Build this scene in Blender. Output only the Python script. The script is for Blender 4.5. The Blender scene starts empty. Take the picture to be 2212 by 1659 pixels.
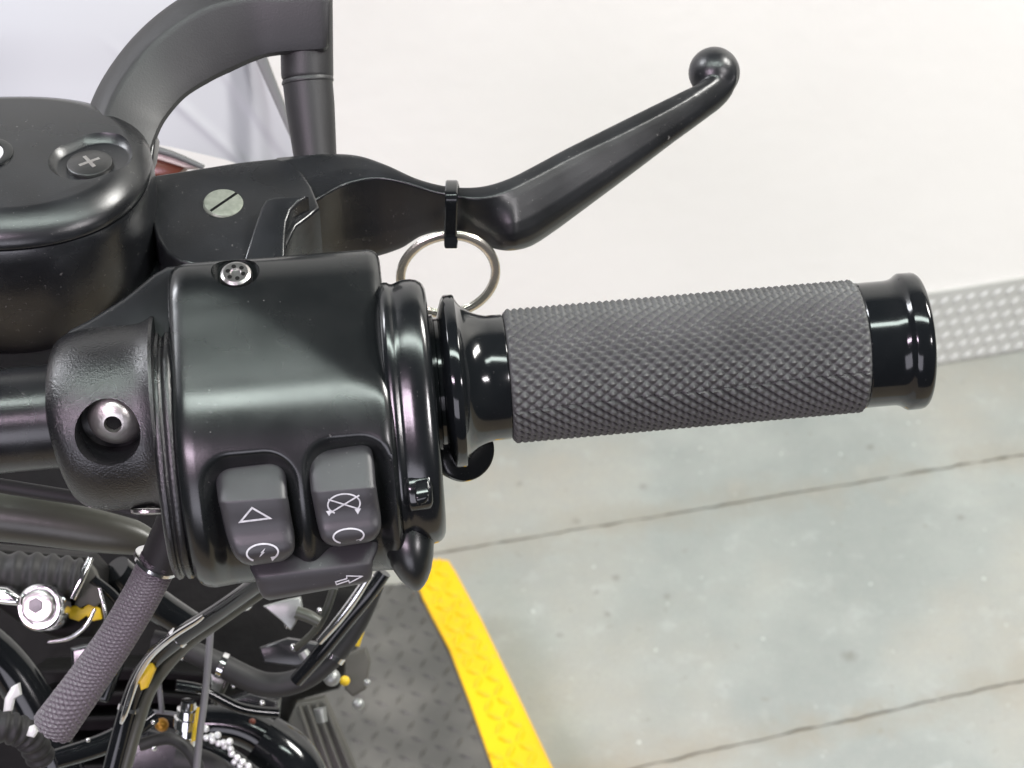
import bpy, bmesh, math, random
from mathutils import Vector, Matrix, noise
random.seed(7)
R = math.radians
sc = bpy.context.scene
col = sc.collection

# ------------------------------------------------------------------ camera
PITCH = 40.0                      # degrees below the horizontal
LENS, SENS = 77.0, 36.0
CAM = Vector((0.0, 0.0, 1.60))
FD = 0.60                         # focus distance: the grip
cd = bpy.data.cameras.new('camera'); cam = bpy.data.objects.new('camera', cd); col.objects.link(cam)
cam.location = CAM; cam.rotation_euler = (R(90 - PITCH), 0, 0)
cd.lens = LENS; cd.sensor_width = SENS; cd.clip_start = 0.02; cd.clip_end = 60
cd.dof.use_dof = True; cd.dof.focus_distance = FD + 0.004; cd.dof.aperture_fstop = 38
sc.camera = cam

# ------------------------------------------------------------------ world and lamps (overhead ceiling panels plus added fill lamps)
w = bpy.data.worlds.new('World'); sc.world = w; w.use_nodes = True
bg = w.node_tree.nodes['Background']; bg.inputs[0].default_value = (0.80, 0.86, 0.88, 1); bg.inputs[1].default_value = 0.045

def area(name, loc, sx, sy, power, color, aim=None):
    l = bpy.data.lights.new(name, 'AREA'); l.shape = 'RECTANGLE'; l.size = sx; l.size_y = sy
    l.energy = power; l.color = color
    o = bpy.data.objects.new(name, l); col.objects.link(o); o.location = loc
    if aim is not None:
        o.rotation_euler = (Vector(aim) - Vector(loc)).to_track_quat('-Z', 'Y').to_euler()
    return o
area('ceiling_or_fill_lamp', (0.05, 0.02, 3.0), 2.2, 0.22, 34, (0.88, 1.0, 0.94))
area('ceiling_or_fill_lamp', (-1.35, -1.75, 3.0), 1.5, 0.45, 92, (1.0, 0.80, 0.98))
area('rear_fill_light', (-0.9, -3.3, 1.35), 2.6, 1.7, 50, (0.90, 0.88, 1.0), (-0.6, 0.5, 1.1))  # added soft fill behind the viewer, for sheen on the black parts
area('ceiling_or_fill_lamp', (2.0, 1.05, 3.0), 1.2, 0.5, 122, (1.0, 0.985, 0.94))  # added fill lamp, brightens the wall from the right
area('ceiling_or_fill_lamp', (-2.1, 1.05, 3.0), 1.2, 0.5, 60, (0.93, 0.95, 1.0))  # added fill lamp, brightens the wall from the left
area('ceiling_or_fill_lamp', (2.3, -1.5, 3.0), 1.0, 0.5, 84, (1.0, 0.95, 0.97))  # added fill lamp at the rear right, lifts the grip
vs = sc.view_settings
vs.view_transform = 'Standard'; vs.look = 'None'; vs.exposure = 0.0; vs.gamma = 1.0

# ------------------------------------------------------------------ coordinates
# Foreground shapes are laid out in millimetre-like units U1 on the plane of the grip
# (x right, y down, z towards the viewer); one unit is FD/F metres.
F = LENS / SENS * 2212.0
K = FD / F
CR = cam.rotation_euler.to_matrix()
def W(x, y, z=0.0):
    s = (F - z) / F
    return CAM + CR @ Vector(((x - 1106) * s * K, (829.5 - y) * s * K, (z - F) * K))
def G(x, y, h=0.0):
    d = CR @ Vector(((x - 1106) / F, (829.5 - y) / F, -1))
    return CAM + d * ((h - CAM.z) / d.z)
UP = Vector((0, 0, 1)); CX = CR @ Vector((1, 0, 0)); CY = CR @ Vector((0, 1, 0)); CZ = CR @ Vector((0, 0, 1))

# ------------------------------------------------------------------ materials
def mat(name, color, rough=0.5, metal=0.0, spec=0.5, bump=None, var=None, coat=0.0, rvar=None, dust=None):
    m = bpy.data.materials.new(name); m.use_nodes = True
    nt = m.node_tree; b = nt.nodes['Principled BSDF']
    b.inputs['Base Color'].default_value = (*color, 1); b.inputs['Roughness'].default_value = rough
    b.inputs['Metallic'].default_value = metal; b.inputs['Specular IOR Level'].default_value = spec
    if coat:
        b.inputs['Coat Weight'].default_value = coat; b.inputs['Coat Roughness'].default_value = 0.05
    tc = nt.nodes.new('ShaderNodeTexCoord')
    def nz(scale, detail=3):
        n = nt.nodes.new('ShaderNodeTexNoise'); n.inputs['Scale'].default_value = scale; n.inputs['Detail'].default_value = detail
        nt.links.new(tc.outputs['Object'], n.inputs['Vector']); return n
    if bump:
        n = nz(bump[0], 4); bp = nt.nodes.new('ShaderNodeBump'); bp.inputs['Strength'].default_value = bump[1]
        bp.inputs['Distance'].default_value = bump[2]
        nt.links.new(n.outputs['Fac'], bp.inputs['Height']); nt.links.new(bp.outputs['Normal'], b.inputs['Normal'])
    if var:
        n = nz(var[0], 4); mx = nt.nodes.new('ShaderNodeMix'); mx.data_type = 'RGBA'
        rp = nt.nodes.new('ShaderNodeMapRange'); rp.inputs[1].default_value = .35; rp.inputs[2].default_value = .68
        nt.links.new(n.outputs['Fac'], rp.inputs[0]); nt.links.new(rp.outputs[0], mx.inputs['Factor'])
        mx.inputs['A'].default_value = (*color, 1); mx.inputs['B'].default_value = (*var[1], 1)
        nt.links.new(mx.outputs['Result'], b.inputs['Base Color'])
    if dust:
        n = nz(dust[0], 2); rp = nt.nodes.new('ShaderNodeMapRange'); rp.inputs[1].default_value = dust[1]; rp.inputs[2].default_value = dust[1] + .05
        n2 = nz(dust[0] * .06, 4); r2 = nt.nodes.new('ShaderNodeMapRange'); r2.inputs[1].default_value = .45; r2.inputs[2].default_value = .75
        nt.links.new(n.outputs['Fac'], rp.inputs[0]); nt.links.new(n2.outputs['Fac'], r2.inputs[0])
        mu = nt.nodes.new('ShaderNodeMath'); mu.operation = 'MULTIPLY'; nt.links.new(rp.outputs[0], mu.inputs[0]); nt.links.new(r2.outputs[0], mu.inputs[1])
        ad = nt.nodes.new('ShaderNodeMath'); ad.operation = 'MULTIPLY_ADD'; nt.links.new(r2.outputs[0], ad.inputs[0]); ad.inputs[1].default_value = .018; nt.links.new(mu.outputs[0], ad.inputs[2])
        mx = nt.nodes.new('ShaderNodeMix'); mx.data_type = 'RGBA'; nt.links.new(ad.outputs[0], mx.inputs['Factor'])
        src = b.inputs['Base Color'].links[0].from_socket if b.inputs['Base Color'].links else None
        if src: nt.links.new(src, mx.inputs['A'])
        else: mx.inputs['A'].default_value = (*color, 1)
        mx.inputs['B'].default_value = (.16, .155, .15, 1); nt.links.new(mx.outputs['Result'], b.inputs['Base Color'])
    if rvar:
        n = nz(rvar[0], 5); rp = nt.nodes.new('ShaderNodeMapRange')
        rp.inputs[1].default_value = .3; rp.inputs[2].default_value = .7; rp.inputs[3].default_value = rvar[1]; rp.inputs[4].default_value = rvar[2]
        nt.links.new(n.outputs['Fac'], rp.inputs[0]); nt.links.new(rp.outputs[0], b.inputs['Roughness'])
    return m
M = {}
M['satin'] = mat('satin_black', (.006, .007, .0075), .25, 0, .65, (2600, .06, .0002), None, 0, (38, .20, .32), (1100, .70))
M['satin2'] = mat('satin_black_cast', (.007, .0075, .0085), .33, 0, .65, (2500, .12, .0003), (60, (.010, .011, .013)), 0, (30, .22, .38), (900, .68))
M['wrinkle'] = mat('wrinkle_black', (.007, .007, .008), .30, 0, .8, (1900, .38, .0005), None, 0, (50, .24, .33), (900, .70))
M['gloss'] = mat('gloss_black', (.006, .007, .008), .10, 0, .5, (5000, .02, .0001), None, 0, (60, .08, .15), (1200, .72))
M['rim'] = mat('semi_gloss_black', (.006, .007, .008), .2, 0, .7, (600, .03, .0005), None, 0, (60, .14, .24), (1200, .71))
M['rubber'] = mat('grip_rubber', (.067, .067, .067), .50, 0, .5, (2500, .15, .0002), (35, (.047, .047, .047)), 0, (25, .44, .62), (700, .66))
M['button'] = mat('button_plastic', (.032, .031, .034), .36, 0, .6, (7000, .25, .0002), None, 0, (60, .32, .46), (900, .68))
M['black_rubber'] = mat('black_rubber', (.018, .018, .018), .55, 0, .4, (700, .15, .0004), None)
M['void'] = mat('shaded_black', (.004, .004, .004), .6, 0, .12, (60, .4, .004), (25, (.008, .0075, .007)))  # near-black; shade of gaps and sockets is put into the colour
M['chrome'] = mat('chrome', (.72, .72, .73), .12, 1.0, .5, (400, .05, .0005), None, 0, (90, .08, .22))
M['steel'] = mat('worn_steel', (.55, .54, .53), .30, 1.0, .5, (900, .2, .0006), (300, (.40, .38, .37)))
M['ring'] = mat('nickel_wire', (.82, .78, .71), .22, .88, .5, (700, .06, .0005), (200, (.74, .69, .60)))
M['glints'] = mat('highlight_balls', (.90, .90, .90), .28, .6, .6)  # for the balls that stand in for blurred highlights
M['darksteel'] = mat('blackened_steel', (.10, .10, .10), .35, .9, .5, (1500, .2, .0003))
M['zinc'] = mat('dull_zinc', (.30, .32, .27), .45, .55, .5, (900, .3, .0004), (500, (.22, .24, .20)))
M['powder'] = mat('powder_coat', (.018, .0175, .0185), .48, 0, .5, (1800, .2, .0003), (40, (.025, .0245, .0255)))
M['bolt'] = mat('bolt_zinc', (.66, .63, .61), .36, .95, .5, (260, .4, .0008), (90, (.55, .52, .50)))
M['white'] = mat('white_print', (.62, .62, .64), .5, 0, .4, None, (700, (.44, .44, .46)))
M['fairing'] = mat('pearl_white_paint', (.37, .37, .40), .45, 0, .4, None, (5, (.40, .40, .435)), 0)
M['trim'] = mat('grey_trim', (.10, .10, .10), .5)
M['redlens'] = mat('red_lens', (.11, .026, .012), .3)
M['pinkish'] = mat('pale_trim', (.52, .42, .40), .4)
M['olive'] = mat('olive_and_floor_reflection', (.060, .063, .048), .36, 0, .5, (300, .1, .0006), (30, (.042, .044, .036)))
M['sleeve'] = mat('braided_nylon', (.105, .090, .103), .42, 0, .6, (900, .3, .0004))
M['yellowp'] = mat('yellow_clip_and_reflection', (.62, .42, .01), .45)  # fitting clip, and added pieces that stand for yellow reflections
M['amber'] = mat('amber_brass', (.45, .22, .03), .35, .6)
M['cable'] = mat('grey_cable', (.14, .14, .145), .45)
M['alu'] = mat('dull_aluminium', (.30, .31, .30), .45, .7, .5, (300, .2, .0008))
M['boardp'] = mat('dusty_rubber_board', (.075, .072, .062), .6, 0, .4, (120, .2, .001), (40, (.05, .048, .042)))

# ------------------------------------------------------------------ mesh helpers
def link(name, me, parent, loc=None):
    o = bpy.data.objects.new(name, me); col.objects.link(o)
    if parent is not None: o.parent = parent
    if loc is not None: o.location = loc
    return o
def build(name, verts, faces, m, parent, R0, sharp=40, recalc=True, flat=False):
    me = bpy.data.meshes.new(name)
    me.from_pydata([tuple(Vector(v) - R0) for v in verts], [], faces)
    if recalc:
        bm = bmesh.new(); bm.from_mesh(me)
        bmesh.ops.remove_doubles(bm, verts=bm.verts, dist=1e-7)
        bmesh.ops.recalc_face_normals(bm, faces=bm.faces); bm.to_mesh(me); bm.free()
    if not flat:
        for p in me.polygons: p.use_smooth = True
        me.set_sharp_from_angle(angle=R(sharp))
    me.materials.append(m)
    o = link(name, me, parent)
    if parent is None: o.location = R0
    return o
class Mesh:
    def __init__(s): s.v = []; s.f = []
    def add(s, v, f):
        n = len(s.v); s.v += list(v); s.f += [tuple(i + n for i in q) for q in f]
def loft(rings, closed=True, cap=True):
    n = len(rings[0]); v = [p for r in rings for p in r]; f = []
    for i in range(len(rings) - 1):
        for j in range(n if closed else n - 1):
            k = (j + 1) % n
            f.append((i * n + j, i * n + k, (i + 1) * n + k, (i + 1) * n + j))
    if cap and closed:
        f.append(tuple(range(n))[::-1]); f.append(tuple((len(rings) - 1) * n + j for j in range(n)))
    return v, f
def basis(a, hint=None):
    a = a.normalized(); h = hint if hint is not None else CY
    e2 = (h - a * h.dot(a)).normalized(); e3 = a.cross(e2).normalized()
    return a, e2, e3
def lathe(prof, O, axis, n=72, sc_=K, hint=None, cap=True):
    a, e2, e3 = basis(axis, hint); rings = []
    for s, r in prof:
        rings.append([O + a * s * sc_ + (e2 * math.cos(t) + e3 * math.sin(t)) * r * sc_ for t in (2 * math.pi * j / n for j in range(n))])
    return loft(rings, True, cap)
def cat(pts, m):
    """Catmull-Rom through pts (tuples), m samples a span"""
    P = [Vector(p) for p in pts]; out = []
    for i in range(len(P) - 1):
        p0 = P[max(i - 1, 0)]; p1 = P[i]; p2 = P[i + 1]; p3 = P[min(i + 2, len(P) - 1)]
        for j in range(m):
            t = j / m
            out.append(0.5 * ((2 * p1) + (p2 - p0) * t + (2 * p0 - 5 * p1 + 4 * p2 - p3) * t * t + (3 * p1 - p0 - 3 * p2 + p3) * t ** 3))
    out.append(P[-1]); return out
def tube(pts, n=20, m=8, rfun=None):
    """pts: (x,y,z,r) in units"""
    P = []
    for p in pts:
        q = W(p[0], p[1], p[2]); s = (F - p[2]) / F
        P.append((q.x, q.y, q.z, p[3] * s * K))
    S = cat(P, m); rings = []; e2 = None
    for i, p in enumerate(S):
        a = (Vector(S[min(i + 1, len(S) - 1)][:3]) - Vector(S[max(i - 1, 0)][:3])).normalized()
        a, e2, e3 = basis(a, e2 if e2 is not None else CY + CX * .3)
        rings.append([Vector(p[:3]) + (e2 * math.cos(t) + e3 * math.sin(t)) * p[3] * (rfun(i, j) if rfun else 1) for j, t in ((j, 2 * math.pi * j / n) for j in range(n))])
    return loft(rings)
def interp(tab, x):
    if x <= tab[0][0]: return tab[0][1]
    for a, b in zip(tab, tab[1:]):
        if x <= b[0]:
            return a[1] + (b[1] - a[1]) * (x - a[0]) / (b[0] - a[0])
    return tab[-1][1]
def smooth_tab(tab, x):
    P = tab
    if x <= P[0][0]: return P[0][1]
    for i in range(len(P) - 1):
        if x <= P[i + 1][0]:
            x0, y0 = P[i]; x1, y1 = P[i + 1]
            m0 = (P[i + 1][1] - P[max(i - 1, 0)][1]) / (P[i + 1][0] - P[max(i - 1, 0)][0])
            m1 = (P[min(i + 2, len(P) - 1)][1] - y0) / (P[min(i + 2, len(P) - 1)][0] - x0)
            h = x1 - x0; t = (x - x0) / h
            return (2*t**3 - 3*t*t + 1)*y0 + (t**3 - 2*t*t + t)*h*m0 + (-2*t**3 + 3*t*t)*y1 + (t**3 - t*t)*h*m1
    return P[-1][1]
def sstep(a, b, x):
    t = min(1, max(0, (x - a) / (b - a))); return t * t * (3 - 2 * t)
def prism(name, poly, zf, depth, m, parent, R0, bev=0.0, seg=3, down=None, sharp=40):
    """outline (x,y) with z=zf(x,y), extruded by depth units along down (default away from the viewer), edges rounded"""
    d = (down if down is not None else -CZ) * depth * K
    top = [W(x, y, zf(x, y)) for x, y in poly]; n = len(top)
    bm = bmesh.new()
    tv = [bm.verts.new(p - R0) for p in top]; bv = [bm.verts.new(p + d - R0) for p in top]
    bm.faces.new(tv); bm.faces.new(bv[::-1])
    for i in range(n): bm.faces.new((tv[i], bv[i], bv[(i + 1) % n], tv[(i + 1) % n]))
    bmesh.ops.recalc_face_normals(bm, faces=bm.faces)
    if bev:
        tset = set(tv)
        es = [e for e in bm.edges if (e.verts[0] in tset and e.verts[1] in tset)]
        bmesh.ops.bevel(bm, geom=es, offset=bev * K, segments=seg, profile=0.5, affect='EDGES', clamp_overlap=True)
    me = bpy.data.meshes.new(name); bm.to_mesh(me); bm.free()
    for p in me.polygons: p.use_smooth = True
    me.set_sharp_from_angle(angle=R(sharp)); me.materials.append(m)
    o = link(name, me, parent)
    if parent is None: o.location = R0
    return o
def carve(o, cv, cf, R0, sharp=40):
    """cut a real recess out of o with the closed mesh cv/cf"""
    me = bpy.data.meshes.new('cutter'); me.from_pydata([tuple(Vector(v) - R0) for v in cv], [], cf)
    bm = bmesh.new(); bm.from_mesh(me); bmesh.ops.recalc_face_normals(bm, faces=bm.faces); bm.to_mesh(me); bm.free()
    c = bpy.data.objects.new('cutter', me); col.objects.link(c)
    par = o.parent; o.parent = None; loc = o.location.copy(); o.location = (0, 0, 0)
    md = o.modifiers.new('cut', 'BOOLEAN'); md.operation = 'DIFFERENCE'; md.object = c; md.solver = 'EXACT'
    bpy.context.view_layer.update()
    dg = bpy.context.evaluated_depsgraph_get()
    nm = bpy.data.meshes.new_from_object(o.evaluated_get(dg))
    o.modifiers.clear(); old = o.data; o.data = nm
    while len(nm.materials) > 1: nm.materials.pop()
    for p in nm.polygons: p.use_smooth = True; p.material_index = 0
    nm.set_sharp_from_angle(angle=R(sharp))
    bpy.data.objects.remove(c); o.parent = par; o.location = loc
    return o
def pad_rows(rows, m=5):
    return [tuple(v) for v in cat(rows, m)] if len(rows) > 2 else rows
def cat5(rows, m):
    out = []
    for i in range(len(rows) - 1):
        p0 = rows[max(i - 1, 0)]; p1 = rows[i]; p2 = rows[i + 1]; p3 = rows[min(i + 2, len(rows) - 1)]
        for j in range(m):
            t = j / m
            out.append(tuple(0.5 * (2 * b + (c - a) * t + (2 * a - 5 * b + 4 * c - d) * t * t + (3 * b - a - 3 * c + d) * t ** 3) for a, b, c, d in zip(p0, p1, p2, p3)))
    out.append(tuple(rows[-1])); return out
UU = [0, .015, .05, .11, .2, .35, .5, .65, .8, .89, .95, .985, 1]
def pad(name, rows, m, parent, R0, drop=16, skirt=110, mm=5, sharp=50):
    """a key top: rows (xl,yl,xr,yr,z) from top to bottom, sides rounded, with a skirt below"""
    rs = cat5(rows, mm); g = []
    for xl, yl, xr, yr, z in rs:
        line = []
        for u in UU:
            e = min(u, 1 - u) / .14
            dz = -drop * (1 - math.sqrt(max(0, 1 - (1 - min(1, e)) ** 2)))
            line.append((xl + (xr - xl) * u, yl + (yr - yl) * u, z + dz))
        g.append(line)
    nr, nc = len(g), len(UU); v = [W(*p) for l in g for p in l]; f = []
    for i in range(nr - 1):
        for j in range(nc - 1):
            f.append((i * nc + j, i * nc + j + 1, (i + 1) * nc + j + 1, (i + 1) * nc + j))
    b = [j for j in range(nc)] + [i * nc + nc - 1 for i in range(1, nr)] + [(nr - 1) * nc + j for j in range(nc - 2, -1, -1)] + [i * nc for i in range(nr - 2, 0, -1)]
    s0 = len(v); flat = [p for l in g for p in l]
    for i in b: v.append(W(flat[i][0], flat[i][1], flat[i][2] - skirt))
    for q in range(len(b)):
        r = (q + 1) % len(b); f.append((b[q], b[r], s0 + r, s0 + q))
    f.append(tuple(s0 + q for q in range(len(b))))
    o = build(name, v, f, m, parent, R0, sharp)
    def zat(x, y):
        prev = None
        for xl, yl, xr, yr, z in rs:
            u = (x - xl) / (xr - xl); yy = yl + (yr - yl) * u
            if prev is not None and yy >= y:
                t = (y - prev[0]) / max(1e-6, yy - prev[0]); return prev[1] + (z - prev[1]) * t
            prev = (yy, z)
        return prev[1]
    return o, zat
def ribbon(ms, pts, wd, zat, closed=False, step=3.0, lift=1.6):
    """flat printed line on a key top"""
    P = [Vector((p[0], p[1])) for p in pts]
    if closed: P.append(P[0].copy())
    Q = []
    for a, b in zip(P, P[1:]):
        k = max(1, int((b - a).length / step))
        Q += [a + (b - a) * (i / k) for i in range(k)]
    Q.append(P[-1]); n = len(Q); v = []
    for i, q in enumerate(Q):
        if closed and i in (0, n - 1):
            d1 = (Q[1] - Q[0]).normalized(); d0 = (Q[-1] - Q[-2]).normalized()
        else:
            d1 = (Q[min(i + 1, n - 1)] - Q[min(i, n - 2)]).normalized(); d0 = (Q[max(i, 1)] - Q[max(i - 1, 0)]).normalized()
        d = (d0 + d1).normalized(); nn = Vector((-d.y, d.x)); c = max(.35, nn.dot(Vector((-d1.y, d1.x))))
        for s in (-1, 1):
            x, y = q + nn * (s * wd / 2 / c); v.append(W(x, y, zat(x, y) + lift))
    ms.add(v, [(2 * i, 2 * i + 1, 2 * i + 3, 2 * i + 2) for i in range(n - 1)])
def fillpoly(ms, pts, zat, lift=1.6):
    ms.add([W(x, y, zat(x, y) + lift) for x, y in pts], [tuple(range(len(pts)))])
def tag(o, label, cat_=None, group=None, kind=None):
    if label: o['label'] = label
    if cat_: o['category'] = cat_
    if group: o['group'] = group
    if kind: o['kind'] = kind
    return o

# ------------------------------------------------------------------ floor: concrete slabs with dirty joints
def floor_mat():
    m = bpy.data.materials.new('sealed_concrete'); m.use_nodes = True
    nt = m.node_tree; b = nt.nodes['Principled BSDF']; N = nt.nodes.new; L = nt.links.new
    tc = N('ShaderNodeTexCoord')
    def nz(s, d=4, r=.55):
        n = N('ShaderNodeTexNoise'); n.inputs['Scale'].default_value = s; n.inputs['Detail'].default_value = d; n.inputs['Roughness'].default_value = r
        L(tc.outputs['Object'], n.inputs['Vector']); return n.outputs['Fac']
    def mr(x, a, b_, c=0, d=1):
        n = N('ShaderNodeMapRange'); L(x, n.inputs[0])
        for i, q in enumerate((a, b_, c, d)): n.inputs[i + 1].default_value = q
        return n.outputs[0]
    def mix(f, A, B):
        n = N('ShaderNodeMix'); n.data_type = 'RGBA'; L(f, n.inputs['Factor'])
        for k, q in (('A', A), ('B', B)):
            if isinstance(q, tuple): n.inputs[k].default_value = (*q, 1)
            else: L(q, n.inputs[k])
        return n.outputs['Result']
    c = mix(mr(nz(4.5, 6, .62), .40, .62), (.245, .268, .252), (.335, .355, .330))
    c = mix(mr(nz(2.2, 5), .47, .62, 0, .85), c, (.335, .312, .262))
    c = mix(mr(nz(60, 5, .7), .42, .72, 0, .55), c, (.29, .30, .285))
    c = mix(mr(nz(28, 3, .6), .58, .70, 0, .25), c, (.45, .475, .465))
    c = mix(mr(nz(330, 3, .7), .42, .66, 0, .38), c, (.23, .24, .225))
    c = mix(mr(nz(480, 2, .6), .62, .74, 0, .5), c, (.50, .52, .50))
    c = mix(mr(nz(75, 2, .5), .68, .75, 0, .6), c, (.20, .20, .17))
    c = mix(mr(nz(110, 2, .5), .71, .77, 0, .7), c, (.60, .62, .61))
    spots = [(1835, 1417, .0085), (1330, 1248, .005), (1440, 1288, .0045), (2075, 1117, .005), (1880, 966, .0055), (1312, 1327, .004), (1288, 1280, .004), (1245, 1126, .005), (1390, 1052, .005), (1210, 1372, .004)]
    fac = None
    for x, y, r in spots:
        p = G(x, y, 0)
        d = N('ShaderNodeVectorMath'); d.operation = 'DISTANCE'; L(tc.outputs['Object'], d.inputs[0]); d.inputs[1].default_value = (p.x, p.y, 0)
        jit = N('ShaderNodeMath'); jit.operation = 'MULTIPLY_ADD'; L(nz(170, 3), jit.inputs[0]); jit.inputs[1].default_value = r * 1.6; L(d.outputs['Value'], jit.inputs[2])
        q = mr(jit.outputs[0], r * .9, r * 2.0, .62, 0)
        if fac is None: fac = q
        else:
            mxx = N('ShaderNodeMath'); mxx.operation = 'MAXIMUM'; L(fac, mxx.inputs[0]); L(q, mxx.inputs[1]); fac = mxx.outputs[0]
    for (px_, py_, qx_, qy_), sd_ in (((938, 1196, 2212, 982), 0), ((1424, 1647, 2212, 1470), 3)):
        pa, pb = G(px_, py_), G(qx_, qy_); dn = (pb - pa).normalized(); nn = Vector((-dn.y, dn.x, 0))
        dt = N('ShaderNodeVectorMath'); dt.operation = 'DOT_PRODUCT'; L(tc.outputs['Object'], dt.inputs[0]); dt.inputs[1].default_value = nn
        sb = N('ShaderNodeMath'); sb.operation = 'SUBTRACT'; L(dt.outputs['Value'], sb.inputs[0]); sb.inputs[1].default_value = nn.dot(pa)
        ab = N('ShaderNodeMath'); ab.operation = 'ABSOLUTE'; L(sb.outputs[0], ab.inputs[0])
        ja = N('ShaderNodeMath'); ja.operation = 'MULTIPLY_ADD'; L(nz(14 + sd_, 5, .65), ja.inputs[0]); ja.inputs[1].default_value = -.16; L(ab.outputs[0], ja.inputs[2])
        c = mix(mr(ja.outputs[0], -.090, -.045, .5, 0), c, (.25, .225, .175))
    c = mix(fac, c, (.15, .145, .125))
    L(c, b.inputs['Base Color'])
    L(mr(nz(9), .3, .7, .42, .62), b.inputs['Roughness']); b.inputs['Specular IOR Level'].default_value = .4
    bp = N('ShaderNodeBump'); bp.inputs['Strength'].default_value = .25; bp.inputs['Distance'].default_value = .001
    L(nz(220, 4), bp.inputs['Height']); L(bp.outputs['Normal'], b.inputs['Normal'])
    return m
M['floor'] = floor_mat()
M['joint'] = mat('joint_dirt', (.21, .175, .115), .85, 0, .2, (300, .4, .002), (90, (.30, .27, .20)))
wa, wb = G(2019, 790), G(2146, 768.6)
wdir = (wb - wa); wdir.z = 0; wdir.normalize(); wn = Vector((-wdir.y, wdir.x, 0))       # along the wall / away from the viewer
def wy(p): return (p - wa).dot(wn)
Z0 = Vector((0, 0, 0))
floor = build('floor', [wa + wdir * x + wn * y + Vector((0, 0, -.004)) for x, y in ((-3.5, -2.6), (3.5, -2.6), (3.5, .3), (-3.5, .3))], [(0, 1, 2, 3)], M['joint'], None, Z0, flat=True)
tag(floor, 'pale grey sealed concrete floor with stained joints', None, None, 'structure')
def jl(px, py, qx, qy):
    a, b = G(px, py), G(qx, qy)
    def f(t):                                              # position along the wall -> distance from it
        ta, tb = (a - wa).dot(wdir), (b - wa).dot(wdir)
        return wy(a) + (wy(b) - wy(a)) * (t - ta) / (tb - ta)
    return f
j1 = jl(938, 1196, 2212, 982); j2 = jl(1424, 1647, 2212, 1470)
edges = [lambda t: .0, j1, j2, lambda t: j2(t) - .62, lambda t: j2(t) - 1.24]
for i in range(len(edges) - 1):
    hi, lo = edges[i], edges[i + 1]; v = []; f = []; n = 700
    for k in range(n + 1):
        t = -3.5 + 7.0 * k / n
        def jit(s):
            return (noise.noise(Vector((t * 40, s, 0))) * .0024 + noise.noise(Vector((t * 170, s, 3))) * .0026)
        g = .0014 + .0016 * noise.noise(Vector((t * 9, i, 5)))
        yh = hi(t) - (0 if i == 0 else max(.0002, g + jit(i * 7.0))); yl = lo(t) + max(.0004, g + jit(i * 7.0 + 3))
        for yy, zz in ((yh + .0004, -.0045), (yh, 0), (yl, 0), (yl - .0004, -.0045)):
            p = wa + wdir * t + wn * yy; v.append(Vector((p.x, p.y, zz)))
    for k in range(n):
        for q in range(3): f.append((4 * k + q, 4 * k + q + 1, 4 * k + 5 + q, 4 * k + 4 + q))
    build('concrete_slab', v, f, M['floor'], floor, Z0, flat=True)

# ------------------------------------------------------------------ wall and its tread-plate kick board
M['wall'] = mat('cream_wall_paint', (.84, .83, .805), .5, 0, .35, (60, .16, .004), (2.6, (.785, .775, .75)))
M['plate'] = mat('painted_tread_plate', (.52, .525, .505), .42, .1, .5, (60, .05, .001), (9, (.47, .475, .45)))
M['lug'] = mat('bare_lug', (.56, .565, .55), .34, .1, .5)
def box(o, e1, e2, e3):
    v = [o + e1 * a + e2 * b + e3 * c for a in (0, 1) for b in (0, 1) for c in (0, 1)]
    return v, [(0, 1, 3, 2), (4, 6, 7, 5), (0, 4, 5, 1), (2, 3, 7, 6), (0, 2, 6, 4), (1, 5, 7, 3)]
v, f = box(wa + wdir * -3.5 + wn * .0045, wdir * 7, wn * .12, UP * 3.2)
tag(build('wall', v, f, M['wall'], None, Z0, flat=True), 'cream painted wall behind the handlebar', None, None, 'structure')
ph = .128
def on_plane(x, y):                                        # point of the wall's front plane seen at a place
    d = CR @ Vector(((x - 1106) / F, (829.5 - y) / F, -1)); t = (wa - CAM).dot(wn) / d.dot(wn); return CAM + d * t
ph = on_plane(2100, 621).z
kb = wa + wdir * -3.4 + UP * .001
v, f = box(kb, wdir * 6.8, wn * .0043, UP * ph)
kick = build('kick_board', v, f, M['plate'], None, kb, flat=True)
tag(kick, 'pale grey tread-plate kick board along the foot of the cream wall', 'kick board')
def lug_data(name, L_, Wd, H, m):
    v = []; n = 10
    for k, (s, h) in enumerate(((1, 0), (.72, .7), (.3, 1))):
        for j in range(n):
            t = 2 * math.pi * j / n; v.append((math.copysign(abs(math.cos(t)) ** 1.2, math.cos(t)) * L_ / 2 * s, math.sin(t) * Wd / 2 * s, H * h))
    f = [(k * n + j, k * n + (j + 1) % n, (k + 1) * n + (j + 1) % n, (k + 1) * n + j) for k in range(2) for j in range(n)] + [tuple(2 * n + j for j in range(n))]
    me = bpy.data.meshes.new(name); me.from_pydata(v, [], f); me.materials.append(m)
    for p in me.polygons: p.use_smooth = True
    return me
lugm = lug_data('tread_lug', .0140, .0042, .0026, M['lug'])
def lug_at(me, p, nrm, ang, xd, parent, R0):
    ex = xd.normalized(); ey = nrm.cross(ex); d = ex * math.cos(ang) + ey * math.sin(ang)
    rot = Matrix((d, nrm.cross(d), nrm)).transposed()
    o = bpy.data.objects.new('tread_lug', me); col.objects.link(o); o.parent = parent
    o.location = p - R0; o.rotation_euler = rot.to_euler(); return o
t1, t2 = (on_plane(1950, 700) - kb).dot(wdir), (on_plane(2290, 700) - kb).dot(wdir)
sp, rs_ = .0160, .0170; stuff = Mesh()
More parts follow.
